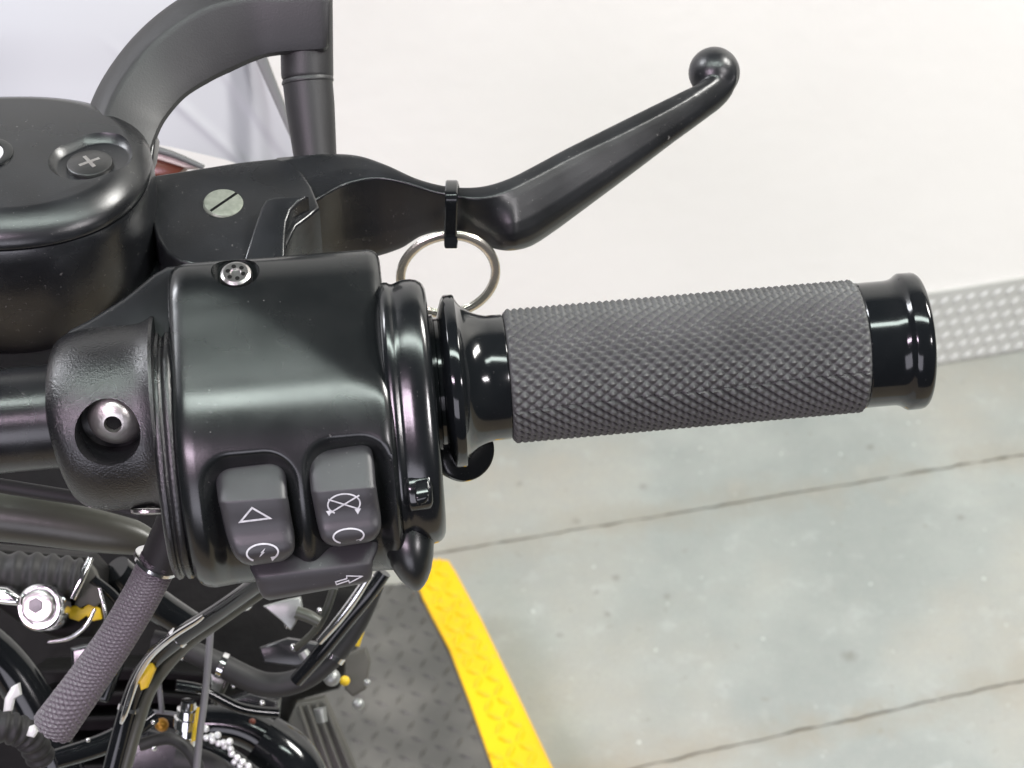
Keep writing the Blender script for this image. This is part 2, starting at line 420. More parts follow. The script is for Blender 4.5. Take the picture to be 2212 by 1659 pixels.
for r in range(int((ph - .004) / rs_)):
    for c in range(int(6.7 / sp)):
        t = .03 + c * sp + (sp / 2 if r % 2 else 0); p = kb + wdir * t + UP * (.008 + r * rs_)
        if t1 < t < t2: lug_at(lugm, p, -wn, R(42), wdir, kick, kb)
        elif abs(t - t1) < 1.3:
            ex = wdir; ey = (-wn).cross(ex); d = ex * math.cos(R(42)) + ey * math.sin(R(42)); e = (-wn).cross(d)
            q = [p + d * .006, p + e * .0025, p - d * .006, p - e * .0025, p - wn * .0016]
            stuff.add(q, [(0, 1, 4), (1, 2, 4), (2, 3, 4), (3, 0, 4)])
o = build('tread_lug_rows', stuff.v, stuff.f, M['lug'], kick, kb, recalc=False, flat=True); o['kind'] = 'stuff'

# ------------------------------------------------------------------ lift deck with its yellow edge
DH = .10
M['deck'] = mat('worn_grey_deck', (.070, .070, .064), .55, .1, .4, (90, .3, .0015), (14, (.125, .122, .110)), 0, (20, .42, .62))
M['yellow'] = mat('safety_yellow', (.80, .485, .0015), .46, 0, .35, (120, .1, .0008), (9, (.68, .40, .004)), 0, None, (260, .60))
inner = [(900, 1255), (905, 1288), (930, 1338), (965, 1404), (1010, 1522), (1058, 1659), (1100, 1790), (1180, 2050)]
outer = [(925, 1203), (968, 1206), (985, 1232), (1042, 1338), (1120, 1500), (1196, 1659), (1262, 1800), (1390, 2080)]
L0 = G(700, 1659, DH); L0.z = 0
lift = bpy.data.objects.new('motorcycle_lift', None); col.objects.link(lift); lift.location = L0
tag(lift, 'grey tread-plate motorcycle lift with a bright yellow edge strip', 'lift')
def slab(name, top, h0, h1, m, parent, R0, bev=.0015):
    bm = bmesh.new(); n = len(top)
    tv = [bm.verts.new(Vector((p.x, p.y, h1)) - R0) for p in top]; bv = [bm.verts.new(Vector((p.x, p.y, h0)) - R0) for p in top]
    bm.faces.new(tv); bm.faces.new(bv[::-1])
    for i in range(n): bm.faces.new((tv[i], bv[i], bv[(i + 1) % n], tv[(i + 1) % n]))
    bmesh.ops.recalc_face_normals(bm, faces=bm.faces)
    ts = set(tv)
    if bev: bmesh.ops.bevel(bm, geom=[e for e in bm.edges if e.verts[0] in ts and e.verts[1] in ts], offset=bev, segments=2, affect='EDGES')
    me = bpy.data.meshes.new(name); bm.to_mesh(me); bm.free(); me.materials.append(m)
    return link(name, me, parent)
gi = [G(x, y, DH) for x, y in inner]; go = [G(x, y, DH) for x, y in outer]
deck = slab('deck', [gi[0] + Vector((0, 0, 0)), *[p + Vector((.006, 0, 0)) for p in gi[1:]], Vector((-.8, gi[-1].y, 0)), Vector((-.8, gi[0].y, 0))], .004, DH - .003, M['deck'], lift, L0)
strip = slab('yellow_edge', go[:1] + go[1:] + gi[::-1], .012, DH, M['yellow'], lift, L0, .003)
ylug = lug_data('tread_lug', .0165, .0054, .0034, M['yellow'])
dlug = lug_data('tread_lug', .024, .0062, .0014, M['deck'])
sd = (go[5] - go[2]); sd.z = 0; sd.normalize(); sn = Vector((-sd.y, sd.x, 0))
def inside(p, poly):
    c = False
    for a, b in zip(poly, poly[1:] + poly[:1]):
        if (a.y > p.y) != (b.y > p.y) and p.x < a.x + (b.x - a.x) * (p.y - a.y) / (b.y - a.y): c = not c
    return c
yp = go + gi[::-1]
for i in range(-4, 52):
    for j in range(-10, 12):
        p = go[2] + sd * (i * .0145) + sn * (j * .0145)
        if all(inside(p + Vector((dx, dy, 0)), yp) for dx, dy in ((.008, 0), (-.008, 0), (0, .008), (0, -.008))):
            lug_at(ylug, Vector((p.x, p.y, DH - .0001)), UP, R(45 if (i + j) % 2 else -45), sd, strip, L0)
ds = Mesh(); dp = [Vector((p.x, p.y, 0)) for p in gi] + [Vector((-.3, gi[-1].y, 0)), Vector((-.3, gi[0].y, 0))]
for i in range(-14, 60):
    for j in range(-40, 40):
        p = go[2] + sd * (i * .017) + sn * (j * .017)
        if inside(p, dp):
            a = R(45 if (i + j) % 2 else -45); d = sd * math.cos(a) + sn * math.sin(a); e = Vector((-d.y, d.x, 0)); q = Vector((p.x, p.y, DH - .0031))
            ds.add([q + d * .0085, q + e * .0024, q - d * .0085, q - e * .0024, q + UP * .0030], [(0, 1, 4), (1, 2, 4), (2, 3, 4), (3, 0, 4)])
o = build('deck_tread', ds.v, ds.f, M['deck'], lift, L0, recalc=False, flat=True); o['kind'] = 'stuff'

# ------------------------------------------------------------------ the motorcycle
B0 = G(420, 1650, DH)
bike = bpy.data.objects.new('motorcycle', None); col.objects.link(bike); bike.location = B0
tag(bike, 'black motorcycle on the lift, seen at its right handlebar controls', 'motorcycle')
O = W(1094, 813.5, 0); AX = (W(1859, 746.5, -40) - O).normalized()
A1, E2, E3 = basis(AX)                  # E2 up in the picture, E3 towards the viewer
if E3.dot(CZ) < 0: E3 = -E3
def BP(s, v_, w_): return O + (A1 * s + E2 * v_ + E3 * w_) * K

# handlebar tube
v, f = lathe([(-1400, 108), (-1398, 112), (-700, 112), (880, 100)], O, A1, 64)
handlebar = build('handlebar', v, f, M['satin2'], bike, B0)

# throttle grip: knurled sleeve, flanged collar and end cap
gm = Mesh(); NA, NC = 330, 470; PA, PC = 27.0, 38
gv = []
for i in range(NA + 1):
    s = 772 * i / NA
    edge = min(1, max(0, min(s, 772 - s) / 7.0)); sh = math.sqrt(max(0, 1 - (1 - edge) ** 2))
    ends = sstep(0, 10, s) * sstep(0, 10, 772 - s)
    for j in range(NC):
        th = 2 * math.pi * j / NC
        u = s / 772 * PA; q = th / (2 * math.pi) * PC
        p1 = (u + q) % 1; p2 = (u - q) % 1
        t1_ = 1 - abs(2 * p1 - 1); t2_ = 1 - abs(2 * p2 - 1)
        pyr = min(t1_, t2_ * 1.0)
        dim = .5 - (math.cos(2 * math.pi * p1) + math.cos(2 * math.pi * p2)) * .25
        lo = -math.sin(th) * 0                               # seam across the lower front
        ang = math.degrees(math.atan2(-math.cos(th), math.sin(th)))   # 0 = towards viewer, + = downwards
        seam = 33 - 9 * s / 772
        k = 1.0 if (seam < ang < 200) else 0.0
        h_low = 8.5 * min(1, t2_ * 1.7) + 4.0 * min(t1_, t2_ * 1.6) - 3.0
        h_up = 4.2 * dim ** 1.2 + 5.6 * pyr
        h = h_low * k + h_up * (1 - k)
        if abs(ang - seam) < 1.0: h -= 3
        r = 126.5 + 10 * sh + h * ends
        gv.append(BP(s, r * math.cos(th), r * math.sin(th)))
gf = [(i * NC + j, i * NC + (j + 1) % NC, (i + 1) * NC + (j + 1) % NC, (i + 1) * NC + j) for i in range(NA) for j in range(NC)]
gf += [tuple(range(NC)), tuple(NA * NC + j for j in range(NC))]
grip = build('throttle_grip', gv, gf, M['rubber'], bike, B0, sharp=35)
tag(grip, 'grey knurled rubber throttle grip')
v, f = lathe([(-200, 118), (-168, 120), (-166, 146), (-150, 148), (-147, 140), (-140, 140), (-137, 152), (-129, 178), (-124, 186), (-121, 187.5), (-104, 187.5), (-101, 186), (-97, 176), (-92, 167), (-84, 158), (-74, 150), (-62, 143.5), (-50, 139), (-40, 136.5), (-34, 135.5), (-3, 135.5), (0, 134), (1, 120)], O, A1, 120)
build('grip_collar', v, f, M['gloss'], grip, B0, 28)
v, f = lathe([(768, 118), (769, 134), (773, 136.5), (832, 136.5), (843, 137), (852, 139.5), (859, 143.5), (864, 147.5), (868, 149.5), (894, 149.5), (900, 148), (905, 144), (908, 138), (909, 128), (909, 40)], O, A1, 120)
build('grip_end_cap', v, f, M['gloss'], grip, B0, 30)

# switch housing: rounded barrel with scooped key wells
def oval(s, cv, cw, ru, rd, rf, rb, n, N=320):
    out = []
    for j in range(N):
        t = 2 * math.pi * j / N; c, q = math.cos(t), math.sin(t)
        a = math.copysign(abs(c) ** (2 / n), c); b = math.copysign(abs(q) ** (2 / n), q)
        out.append([s, cv + (ru if c > 0 else rd) * a, cw + (rf if q > 0 else rb) * b])
    return out
def rbox(x, y, cx, cy, hx, hy, r):
    dx, dy = abs(x - cx) - hx + r, abs(y - cy) - hy + r
    return math.hypot(max(dx, 0), max(dy, 0)) + min(max(dx, dy), 0) - r
prof = [(-703, .80), (-702, .90), (-699, .94), (-694, .965), (-686, .983), (-676, .994), (-664, 1.0)] + [(-664 + 4 * i, 1.0) for i in range(1, 97)] + [(-276, 1.0), (-267, .994), (-259, .98), (-254, .96), (-251, .93), (-250, .88)]
HF = [(302, 0), (298, 34), (284, 62), (250, 92), (200, 116), (150, 138), (100, 160), (50, 181), (10, 197), (-30, 209), (-75, 217), (-120, 219), (-170, 214), (-230, 198), (-290, 168), (-340, 126), (-376, 70), (-392, 20), (-396, -20), (-380, -90), (-320, -150), (-200, -190), (-40, -200), (120, -185), (230, -140), (286, -75), (300, -30), (302, 0)]
HS = cat([(a_, b_, 0) for a_, b_ in HF], 24)
seg = [0]
for p_, q_ in zip(HS, HS[1:]): seg.append(seg[-1] + (q_ - p_).length)
HR = []; NH = 340; kk = 0
for i in range(NH):
    t = seg[-1] * i / NH
    while seg[kk + 1] < t: kk += 1
    u = (t - seg[kk]) / max(1e-9, seg[kk + 1] - seg[kk]); q_ = HS[kk].lerp(HS[kk + 1], u); HR.append((q_[0], q_[1]))
def softp(x, w_): return w_ * math.log1p(math.exp(max(-40, min(40, x / w_))))
rings = []
for s, k in prof:
    ring = []
    for v_, w_ in HR:
        v_ = -47 + (v_ + 47) * k; w_ = w_ * k
        if w_ > -60:
            d = (s + 395) * .62 + (v_ - 95) * .78
            w_ -= .30 * softp(d, 9) * sstep(-60, 30, w_)
            w_ -= .0009 * max(0, -620 - s) ** 2 * .6
            d = min(rbox(s, v_, -556, -288, 92, 172, 60), rbox(s, v_, -350, -275, 84, 175, 60))
            w_ -= 44 * (1 - sstep(-34, 12, d))
        ring.append(BP(s, v_, w_))
    rings.append(ring)
v, f = loft(rings)
housing = build('switch_housing', v, f, M['satin'], bike, B0, 50)
tag(housing, 'satin black switch housing')
# rim round the throttle side of the housing
prof = [(-262, .86), (-261, .955), (-256, .985), (-248, 1.0), (-240, .998), (-235, .985), (-230, .982), (-224, .988), (-216, 1.0), (-205, 1.008), (-190, 1.008), (-178, 1.0), (-170, .985), (-164, .962), (-160, .93), (-158, .86), (-158, .6)]
v, f = loft([[BP(*p) for p in oval(s, -58, -6, 283 * k, 285 * k, 205 * k, 190 * k, 2.5)] for s, k in prof])
rim = build('housing_rim', v, f, M['rim'], bike, B0, 40)

# recessed pin screw in the housing top
sx, sy = 508, 583
ax = (CY * .60 + CZ * .80).normalized()
def lathe_w(prof, x, y, z, axis, n=48, hint=None): return lathe(prof, W(x, y, z), axis, n, K * (F - z) / F, hint)
v, f = lathe_w([(-30, 52), (120, 52)], sx, sy, 92, ax); carve(housing, v, f, B0, 50)

v, f = lathe_w([(-90, 36), (-20, 36), (-12, 33), (-8, 27), (-8, 12), (-12, 10)], sx, sy, 92, ax, 40)
scr = build('pin_screw', v, f, M['steel'], housing, B0, 30)
pm = Mesh()
a_, e2_, e3_ = basis(ax)
for k in range(6):
    t = k * math.pi / 3 + .3; c = W(sx, sy, 92) + a_ * (-8.0 * K) + (e2_ * math.cos(t) + e3_ * math.sin(t)) * 17 * K
    pm.add(*lathe([(0, 5.2), (.8, 5.0), (1, .5)], c, ax, 10))
build('pin_socket', pm.v, pm.f, M['void'], housing, B0)

# keys
lr = [(494, 1006, 594, 992, 194), (478, 1009, 606, 995, 207), (468, 1022, 615, 1008, 216), (467, 1048, 619, 1036, 229), (471, 1080, 621, 1070, 245), (472, 1086, 622, 1075, 247), (474, 1091, 623, 1080, 246), (478, 1108, 626, 1097, 239), (484, 1138, 631, 1125, 225), (490, 1160, 635, 1146, 220), (498, 1182, 637, 1168, 220), (508, 1202, 636, 1186, 214), (524, 1216, 628, 1200, 200), (544, 1222, 612, 1212, 182)]
lk, zl = pad('start_switch', lr, M['button'], bike, B0, 16, 100)
rr = [(690, 972, 776, 958, 198), (676, 978, 792, 960, 210), (668, 990, 803, 972, 220), (667, 1014, 808, 1000, 233), (671, 1058, 812, 1046, 252), (672, 1064, 813, 1052, 254), (673, 1069, 814, 1057, 253), (676, 1084, 816, 1072, 247), (681, 1110, 820, 1097, 233), (685, 1130, 823, 1118, 227), (690, 1150, 823, 1138, 226), (697, 1166, 818, 1153, 220), (712, 1177, 808, 1165, 208), (732, 1181, 792, 1172, 190)]
rk, zr = pad('stop_switch', rr, M['button'], bike, B0, 16, 100)
tr = [(556, 1188, 806, 1150, 96), (542, 1205, 815, 1166, 116), (540, 1226, 816, 1186, 130), (548, 1244, 806, 1212, 140), (552, 1254, 805, 1222, 139), (558, 1272, 804, 1240, 128), (568, 1290, 798, 1254, 116), (582, 1297, 778, 1262, 100)]
tk, zt = pad('turn_signal_switch', tr, M['button'], bike, B0, 12, 100)
def symbol(fn, zat, parent):
    ms = Mesh(); fn(ms, zat); build('symbol', ms.v, ms.f, M['white'], parent, B0, recalc=False, flat=True)
def tri(ms, z):
    ribbon(ms, [(544.5, 1097), (583, 1119.5), (519, 1127.5)], 4.0, z, True)
symbol(tri, zl, lk)
def arc(cx, cy, rx, ry, a0, a1, rot=-.09, n=40):
    out = []
    for i in range(n + 1):
        t = R(a0 + (a1 - a0) * i / n); x, y = rx * math.cos(t), -ry * math.sin(t)
        out.append((cx + x * math.cos(rot) - y * math.sin(rot), cy + x * math.sin(rot) + y * math.cos(rot)))
    return out
def startsym(ms, z):
    A = arc(567, 1194, 34, 19, 232, -42); ribbon(ms, A, 3.9, z)
    x, y = A[-1]; fillpoly(ms, [(x - 9, y - 1), (x + 6, y - 4), (x - 5, y + 8)], z)
    fillpoly(ms, [(573, 1184), (563, 1194), (568, 1194.5)], z); fillpoly(ms, [(566, 1192.5), (572, 1193), (560, 1204)], z)
symbol(startsym, zl, lk)
def stopsym(ms, z):
    ribbon(ms, arc(743, 1089, 35, 22, 232, -42), 3.3, z)
    ribbon(ms, [(709, 1079), (777, 1100)], 3.2, z); ribbon(ms, [(776, 1070), (713, 1108)], 3.2, z)
    for x, y in ((712, 1106), (774, 1102)): fillpoly(ms, [(x - 8, y - 2), (x + 6, y - 4), (x - 1, y + 9)], z)
symbol(stopsym, zr, rk)
def runsym(ms, z):
    A = arc(753, 1158, 33, 16, 236, -46); ribbon(ms, A, 3.6, z)
    x, y = A[-1]; fillpoly(ms, [(x - 8, y - 1), (x + 5, y - 4), (x - 5, y + 7)], z)
symbol(runsym, zr, rk)
def arrow(ms, z):
    ribbon(ms, [(725, 1257), (749, 1250), (749, 1244), (782, 1245), (755, 1259), (753, 1254), (727, 1263)], 2.6, z, True)
symbol(arrow, zt, tk)

# notch, knob and cable boss round the rim's lower edge
nr_ = [(880, 1030, 922, 1022, 186), (876, 1036, 930, 1028, 196), (877, 1060, 934, 1052, 202), (882, 1092, 936, 1084, 194), (886, 1106, 932, 1098, 178)]
nt_, _z = pad('adjuster_frame', nr_, M['rim'], rim, B0, 10, 80)
fr = [(896, 1040, 922, 1034, 199), (895, 1046, 926, 1040, 203), (897, 1076, 927, 1070, 214), (902, 1092, 920, 1086, 206)]
pad('adjuster_face', fr, M['gloss'], rim, B0, 4, 40)
v, f = loft([[W(884 + c[0] + 42 * k * q * math.cos(t), 1140 + y, 70 + c[1] + 55 * k * math.sin(t)) for t in (2 * math.pi * j / 40 for j in range(40))]
    for y, k, q, c in ((0, .95, 1.25, (0, 0)), (30, 1, 1.27, (0, 4)), (60, 1, 1.2, (2, 4)), (90, .92, 1.08, (6, 0)), (112, .75, .95, (10, -6)), (126, .52, .85, (13, -12)), (134, .28, .75, (15, -16)), (136.5, .08, .7, (16, -18)))])
build('throttle_tension_knob', v, f, M['satin'], bike, B0, 40)
v, f = lathe_w([(-40, 40), (-36, 62), (-20, 68), (10, 68), (22, 64), (28, 54), (28, 10)], 1000, 972, -80, (CZ + CX * .35 - CY * .1).normalized(), 56)
build('throttle_cable_boss', v, f, M['rim'], bike, B0, 40)

# handlebar clamp with its button-head bolt
prof = [(-966, .62), (-965, .80), (-961, .855), (-953, .90), (-942, .935), (-928, .962), (-910, .983), (-890, .996), (-865, 1.0), (-835, 1.0), (-805, 1.0), (-780, 1.002), (-764, 1.02), (-752, 1.05), (-745, 1.07), (-738, 1.06), (-734, .9)]
def clamp_ring(s, k):
    out = []
    for p_ in oval(s, -8, 10, 192 * k, 204 * k, 178 * k, 170 * k, 2.0, 130):
        sh = (-964 - s) / -230.0
        out.append(BP(p_[0] + (1 - sh) * (.00042 * (p_[1] + 8) ** 2 + (-.10 * p_[1] if p_[1] < 0 else 0)) * .9, p_[1], p_[2]))
    return out
v, f = loft([clamp_ring(s, k) for s, k in prof])
clamp = build('handlebar_clamp', v, f, M['wrinkle'], bike, B0, 40)
bax = (CZ * math.cos(R(24)) - CY * math.sin(R(24))).normalized()
v, f = lathe_w([(-20, 70), (200, 70)], 247, 901, 150, bax, 56); carve(clamp, v, f, B0, 40)
v, f = lathe_w([(-70, 60), (0, 60), (6, 58.5), (13, 54.5), (20, 48), (26, 39), (30, 30), (32, 22), (32.4, 19.5), (16, 17), (16, 2)], 249, 903, 180, bax, 6 * 10)
build('button_head_bolt', v, f, M['bolt'], clamp, B0, 38)
v, f = lathe_w([(14, 18), (22, 18), (22, 2)], 249, 903, 180, bax, 6); build('bolt_socket', v, f, M['void'], clamp, B0, flat=True)  # dark disc, the socket's shade put into its colour
v, f = lathe_w([(-24, 64.5), (-20, 64.5), (-20, 58), (-26, 58)], 247, 900, 150, bax, 56); build('washer', v, f, M['darksteel'], clamp, B0)
prof = [(-746, .7), (-745, .95), (-741, .985), (-735, 1.0), (-729, .995), (-726, .975), (-722, .97), (-718, .985), (-714, 1.0), (-707, 1.0), (-702, .985), (-699, .96), (-698, .7)]
v, f = loft([[BP(*p_) for p_ in oval(s, -82, 0, 250 * k, 290 * k, 196 * k, 180 * k, 2.2, 140)] for s, k in prof])
build('clamp_flange', v, f, M['wrinkle'], bike, B0, 40)
# bracket from clamp up to the master cylinder
wz = lambda x, y: 150 - (800 - y) * .62 + (x - 260) * .05
prism('clamp_bracket', [(122, 760), (126, 738), (150, 712), (190, 692), (270, 641), (330, 592), (360, 576), (412, 572), (416, 700), (398, 770), (300, 800), (180, 805)], wz, 120, M['satin2'], bike, B0, 12, 4)

# master cylinder: body, cap, sight glass, screw
FW = Vector((0, 1, 0)); RX = Vector((1, 0, 0))
MC = W(0, 327, -185); kz = K * (F + 185) / F
def hov(h, rx, rf, n=2.3, N=120, dx=0, df=0):
    out = []
    for j in range(N):
        t = 2 * math.pi * j / N; c, q = math.cos(t), math.sin(t)
        out.append(MC + RX * (dx + rx * math.copysign(abs(c) ** (2 / n), c)) * kz + FW * (df + 1.07 * rf * math.copysign(abs(q) ** (2 / n), q)) * kz + UP * h * kz)
    return out
mcy = build('master_cylinder', *loft([hov(-418, 262, 200), hov(-412, 280, 214), hov(-390, 290, 224), hov(-330, 306, 240), hov(-240, 318, 254), hov(-160, 322, 259), hov(-100, 321, 259), hov(-72, 319, 258), hov(-67, 317, 256), hov(-66, 300, 240)]), M['satin2'], bike, B0, 40)
tag(mcy, 'black brake master cylinder')
cap = build('reservoir_cap', *loft([hov(-64, 300, 240), hov(-63.5, 316, 255), hov(-60, 318, 257), hov(-50, 317, 256), hov(-40, 313, 252), hov(-30, 306, 245), hov(-21, 297, 235), hov(-13, 287, 224), hov(-7, 278, 214), hov(-3, 270, 206), hov(-.8, 263, 199), hov(0, 258, 194)]), M['satin2'], mcy, B0, 50)
def hp(x, y, h=0):                     # point of the horizontal cap plane under a place
    d = CR @ Vector(((x - 1106) / F, (829.5 - y) / F, -1)); p = CAM + d * ((MC.z - CAM.z) / d.z); return p + UP * h * kz
c0, c1 = hp(182, 344), hp(214, 330); dd = (c1 - c0).normalized(); ee = UP.cross(dd)
def capsule(h, r):
    out = [c0 + (dd * math.cos(t) + ee * math.sin(t)) * r * kz + UP * h * kz for t in (R(90 + 180 * i / 24) for i in range(25))]
    return out + [c1 + (dd * math.cos(t) + ee * math.sin(t)) * r * 1.02 * kz + UP * h * kz for t in (R(-90 + 180 * i / 24) for i in range(25))]
v, f = loft([capsule(-19, 58), capsule(-17, 64), capsule(0.6, 78), capsule(8, 81), capsule(40, 81)]); carve(cap, v, f, B0, 50)
v, f = lathe([(-26, 50), (-14, 50), (-10, 48.5), (-8, 45), (-8, 2)], hp(192, 343), UP, 48, kz); scw = build('cap_screw', v, f, M['darksteel'], mcy, B0, 30)
cm = Mesh()
for k in range(2):
    t = R(35 + 90 * k); d = RX * math.cos(t) + FW * math.sin(t); e = UP.cross(d); c = hp(192, 343, -7.8)
    cm.add([c + (d * 24 + e * 4) * kz, c + (d * 24 - e * 4) * kz, c + (-d * 24 - e * 4) * kz, c + (-d * 24 + e * 4) * kz, c + (d * 24 + e * 4) * kz + UP * .8 * kz * (k + 1), c + (d * 24 - e * 4) * kz + UP * .8 * kz * (k + 1), c + (-d * 24 - e * 4) * kz + UP * .8 * kz * (k + 1), c + (-d * 24 + e * 4) * kz + UP * .8 * kz * (k + 1)], [(0, 1, 2, 3), (4, 5, 6, 7), (0, 1, 5, 4), (1, 2, 6, 5), (2, 3, 7, 6), (3, 0, 4, 7)])
build('cross_slot', cm.v, cm.f, M['steel'], mcy, B0, flat=True)
v, f = lathe([(-4, 62), (3, 62), (5, 58), (4, 44), (1, 42)], hp(-34, 334), UP, 48, kz); build('sight_glass_ring', v, f, M['satin'], mcy, B0, 40)
v, f = lathe([(-3, 41), (3.5, 41), (5, 36), (5.5, 4)], hp(-34, 334), UP, 40, kz); build('sight_glass', v, f, M['white'], mcy, B0, 40)
# lever perch
pz = lambda x, y: -175 - (556 - y) * 1.12
prism('perch_arm', [(240, 400), (320, 372), (345, 520), (380, 560), (430, 566), (430, 660), (330, 690), (240, 720)], lambda x, y: -340 + (y - 560) * .8, 120, M['satin2'], bike, B0, 14, 3)
prism('dark_gap_fill', [(-160, 700), (135, 740), (150, 900), (-160, 900)], lambda x, y: -230, 90, M['void'], bike, B0, 10, 3)  # dark block added to fill the shaded gap above the bar
perch = prism('lever_perch', [(318, 380), (400, 367), (520, 348), (598, 340), (626, 348), (652, 370), (674, 402), (690, 446), (668, 466), (640, 486), (618, 530), (614, 566), (500, 572), (420, 570), (388, 564), (360, 546), (340, 515), (327, 470)], pz, 150, M['satin2'], bike, B0, 8, 3, -UP)
pz2 = lambda x, y: pz(x, y) + 8 + max(0, (566 - y)) * .40
prism('perch_web', [(524, 568), (546, 496), (564, 446), (574, 430), (592, 424), (666, 421), (646, 434), (628, 452), (619, 478), (616, 510), (614, 570)], pz2, 90, M['satin2'], bike, B0, 7, 3, -UP)
pc = W(483, 440, pz(483, 440) + 5); kp = K * (F + 300) / F
pn = (UP * .93 - FW * .12 + RX * .1).normalized()
v, f = lathe([(-20, 44), (0, 44), (4, 41.5), (5, 38), (5, 2)], pc, pn, 48, kp); ps = build('pivot_screw', v, f, M['zinc'], perch, B0, 30)
a_, e2_, e3_ = basis(pn); sl = (RX * .62 + FW * .78).normalized(); sl = (sl - pn * sl.dot(pn)).normalized(); se = pn.cross(sl)
v, f = box(pc + pn * 4.6 * kp - sl * 40 * kp - se * 3.2 * kp, sl * 80 * kp, se * 6.4 * kp, pn * .9 * kp); build('screw_slot', v, f, M['void'], perch, B0, flat=True)

# brake lever
T_ = [(590, 341), (651, 336), (717, 332), (778, 337), (839, 358), (896, 384), (952, 400), (1004, 405), (1051, 401), (1103, 384), (1145, 363), (1216, 325), (1310, 278), (1405, 231), (1489, 190), (1530, 169), (1560, 150), (1580, 142), (1592, 146)]
C_ = [(590, 520), (650, 452), (698, 423), (745, 398), (811, 385), (867, 393), (933, 413), (962, 419), (1028, 429), (1080, 419), (1145, 389), (1240, 339), (1357, 283), (1475, 221), (1541, 178), (1570, 157), (1584, 150), (1592, 152)]
B_ = [(590, 566), (700, 566), (801, 557), (867, 537), (910, 511), (957, 500), (995, 502), (1028, 518), (1065, 537), (1103, 542), (1145, 533), (1192, 504), (1263, 452), (1357, 382), (1451, 311), (1522, 259), (1558, 232), (1580, 206), (1592, 178)]
lz = lambda y: 86 - (780 - y) * 1.19
rings = []
xs = [596 + i * 5 for i in range(198)] + [1584, 1587, 1590, 1592]
for x in xs:
    yt, yc, yb = smooth_tab(T_, x), smooth_tab(C_, x), smooth_tab(B_, x)
    zt_ = lz(yt); zc = zt_ + 1.05 * (yc - yt); k = sstep(1030, 1120, x)
    H = yb - yc
    pts = []
    # top face, crease, rear face (near upright at the neck, rolled towards the viewer along the blade), underside
    pts += [(yt, zt_), (yt + .05 * (yc - yt), zt_ + .12 * (yc - yt)), (yt + .5 * (yc - yt), zt_ + .6 * (yc - yt)), (yt + .955 * (yc - yt), zc - .035 * (yc - yt)), (yc, zc)]
    rear = ((.025, -.02, .0), (.15, -.12, .02), (.35, -.29, .03), (.55, -.46, .03), (.72, -.60, -.01), (.84, -.71, -.07), (.92, -.79, -.15), (.97, -.86, -.26), (1.0, -.92, -.42))
    for q, za, zb in rear:
        pts.append((yc + q * H, zc + (za * (1 - k) + zb * k) * H))
    zb_ = pts[-1][1]
    pts += [(yb - .05 * H, zb_ - 25), (yb - .3 * H, min(zb_, zt_) - 50), (yt + .25 * (yc - yt) + .1 * H, min(zb_, zt_) - 50), (yt + 2, zt_ - 30)]
    rings.append([W(x, y, z) for y, z in pts])
lm = Mesh(); lm.add(*loft(rings))
bc = W(1543, 157, lz(157) - 52); br = 56.5 * K * (F - lz(157)) / F
N1, N2 = 28, 40; bv_ = []
for i in range(N1 + 1):
    p = math.pi * i / N1
    for j in range(N2):
        t = 2 * math.pi * j / N2; bv_.append(bc + (CX * math.sin(p) * math.cos(t) + CZ * math.sin(p) * math.sin(t) + CY * math.cos(p)) * br)
lm.add(bv_, [(i * N2 + j, i * N2 + (j + 1) % N2, (i + 1) * N2 + (j + 1) % N2, (i + 1) * N2 + j) for i in range(N1) for j in range(N2)])
lever = build('brake_lever', lm.v, lm.f, M['satin'], bike, B0, 88)
lever.data.materials[0] = M['satin2']
tag(lever, 'black brake lever with a ball end')
md = lever.modifiers.new('r', 'REMESH'); md.mode = 'VOXEL'; md.voxel_size = .00042; md.use_smooth_shade = True
m2 = lever.modifiers.new('s', 'SMOOTH'); m2.factor = .5; m2.iterations = 5
bpy.context.view_layer.update(); nm = bpy.data.meshes.new_from_object(lever.evaluated_get(bpy.context.evaluated_depsgraph_get()))
lever.modifiers.clear(); lever.data = nm
tip = W(1560, 175, lz(157)); bm = bmesh.new(); bm.from_mesh(nm)
tv_ = [q_ for q_ in bm.verts if (q_.co + B0 - tip).length < 85 * K * 1.15 and (q_.co + B0 - W(1520, 110, lz(157))).length > 62 * K]
for _i in range(14): bmesh.ops.smooth_vert(bm, verts=tv_, factor=.5, use_axis_x=True, use_axis_y=True, use_axis_z=True)
bm.to_mesh(nm); bm.free()
for p_ in nm.polygons: p_.use_smooth = True

# mirror stem
path = cat([(246, 345, -300, 76), (262, 277, -330, 80), (289, 216, -370, 82), (340, 150, -410, 86), (402, 100, -432, 93), (468, 64, -445, 96), (540, 44, -455, 88), (604, 40, -455, 79), (680, 36, -455, 78), (702, 35, -457, 74), (712, 35, -462, 66)], 8)
sec = [(-1, -.15), (-.93, .02), (-.60, .40), (-.52, .43), (-.40, .42), (.55, .26), (.90, .10), (1, -.08), (.95, -.3), (.7, -.6), (-.7, -.6), (-.95, -.35)]
rings = []
for i, p in enumerate(path):
    a = path[min(i + 1, len(path) - 1)]; b = path[max(i - 1, 0)]; d = Vector((a[0] - b[0], a[1] - b[1])).normalized(); nn = Vector((d.y, -d.x))
    rings.append([W(p[0] - nn.x * (-u) * p[3] * 1.0, p[1] - nn.y * (-u) * p[3], p[2] + w_ * 95) if False else W(p[0] + nn.x * (-u) * p[3], p[1] + nn.y * (-u) * p[3], p[2] + w_ * 95) for u, w_ in sec])
stem = build('mirror_stem', *loft(rings), M['powder'], bike, B0, 28)
tag(stem, 'black arched mirror stem')
def yl(prof, x0, y0, x1, y1, z, m, name, par, n=48, sharp=35):
    o_ = W(x0, y0, z); d = W(x1, y1, z) - o_; v, f = lathe(prof, o_, d, n, K * (F - z) / F); return build(name, v, f, m, par, B0, sharp)
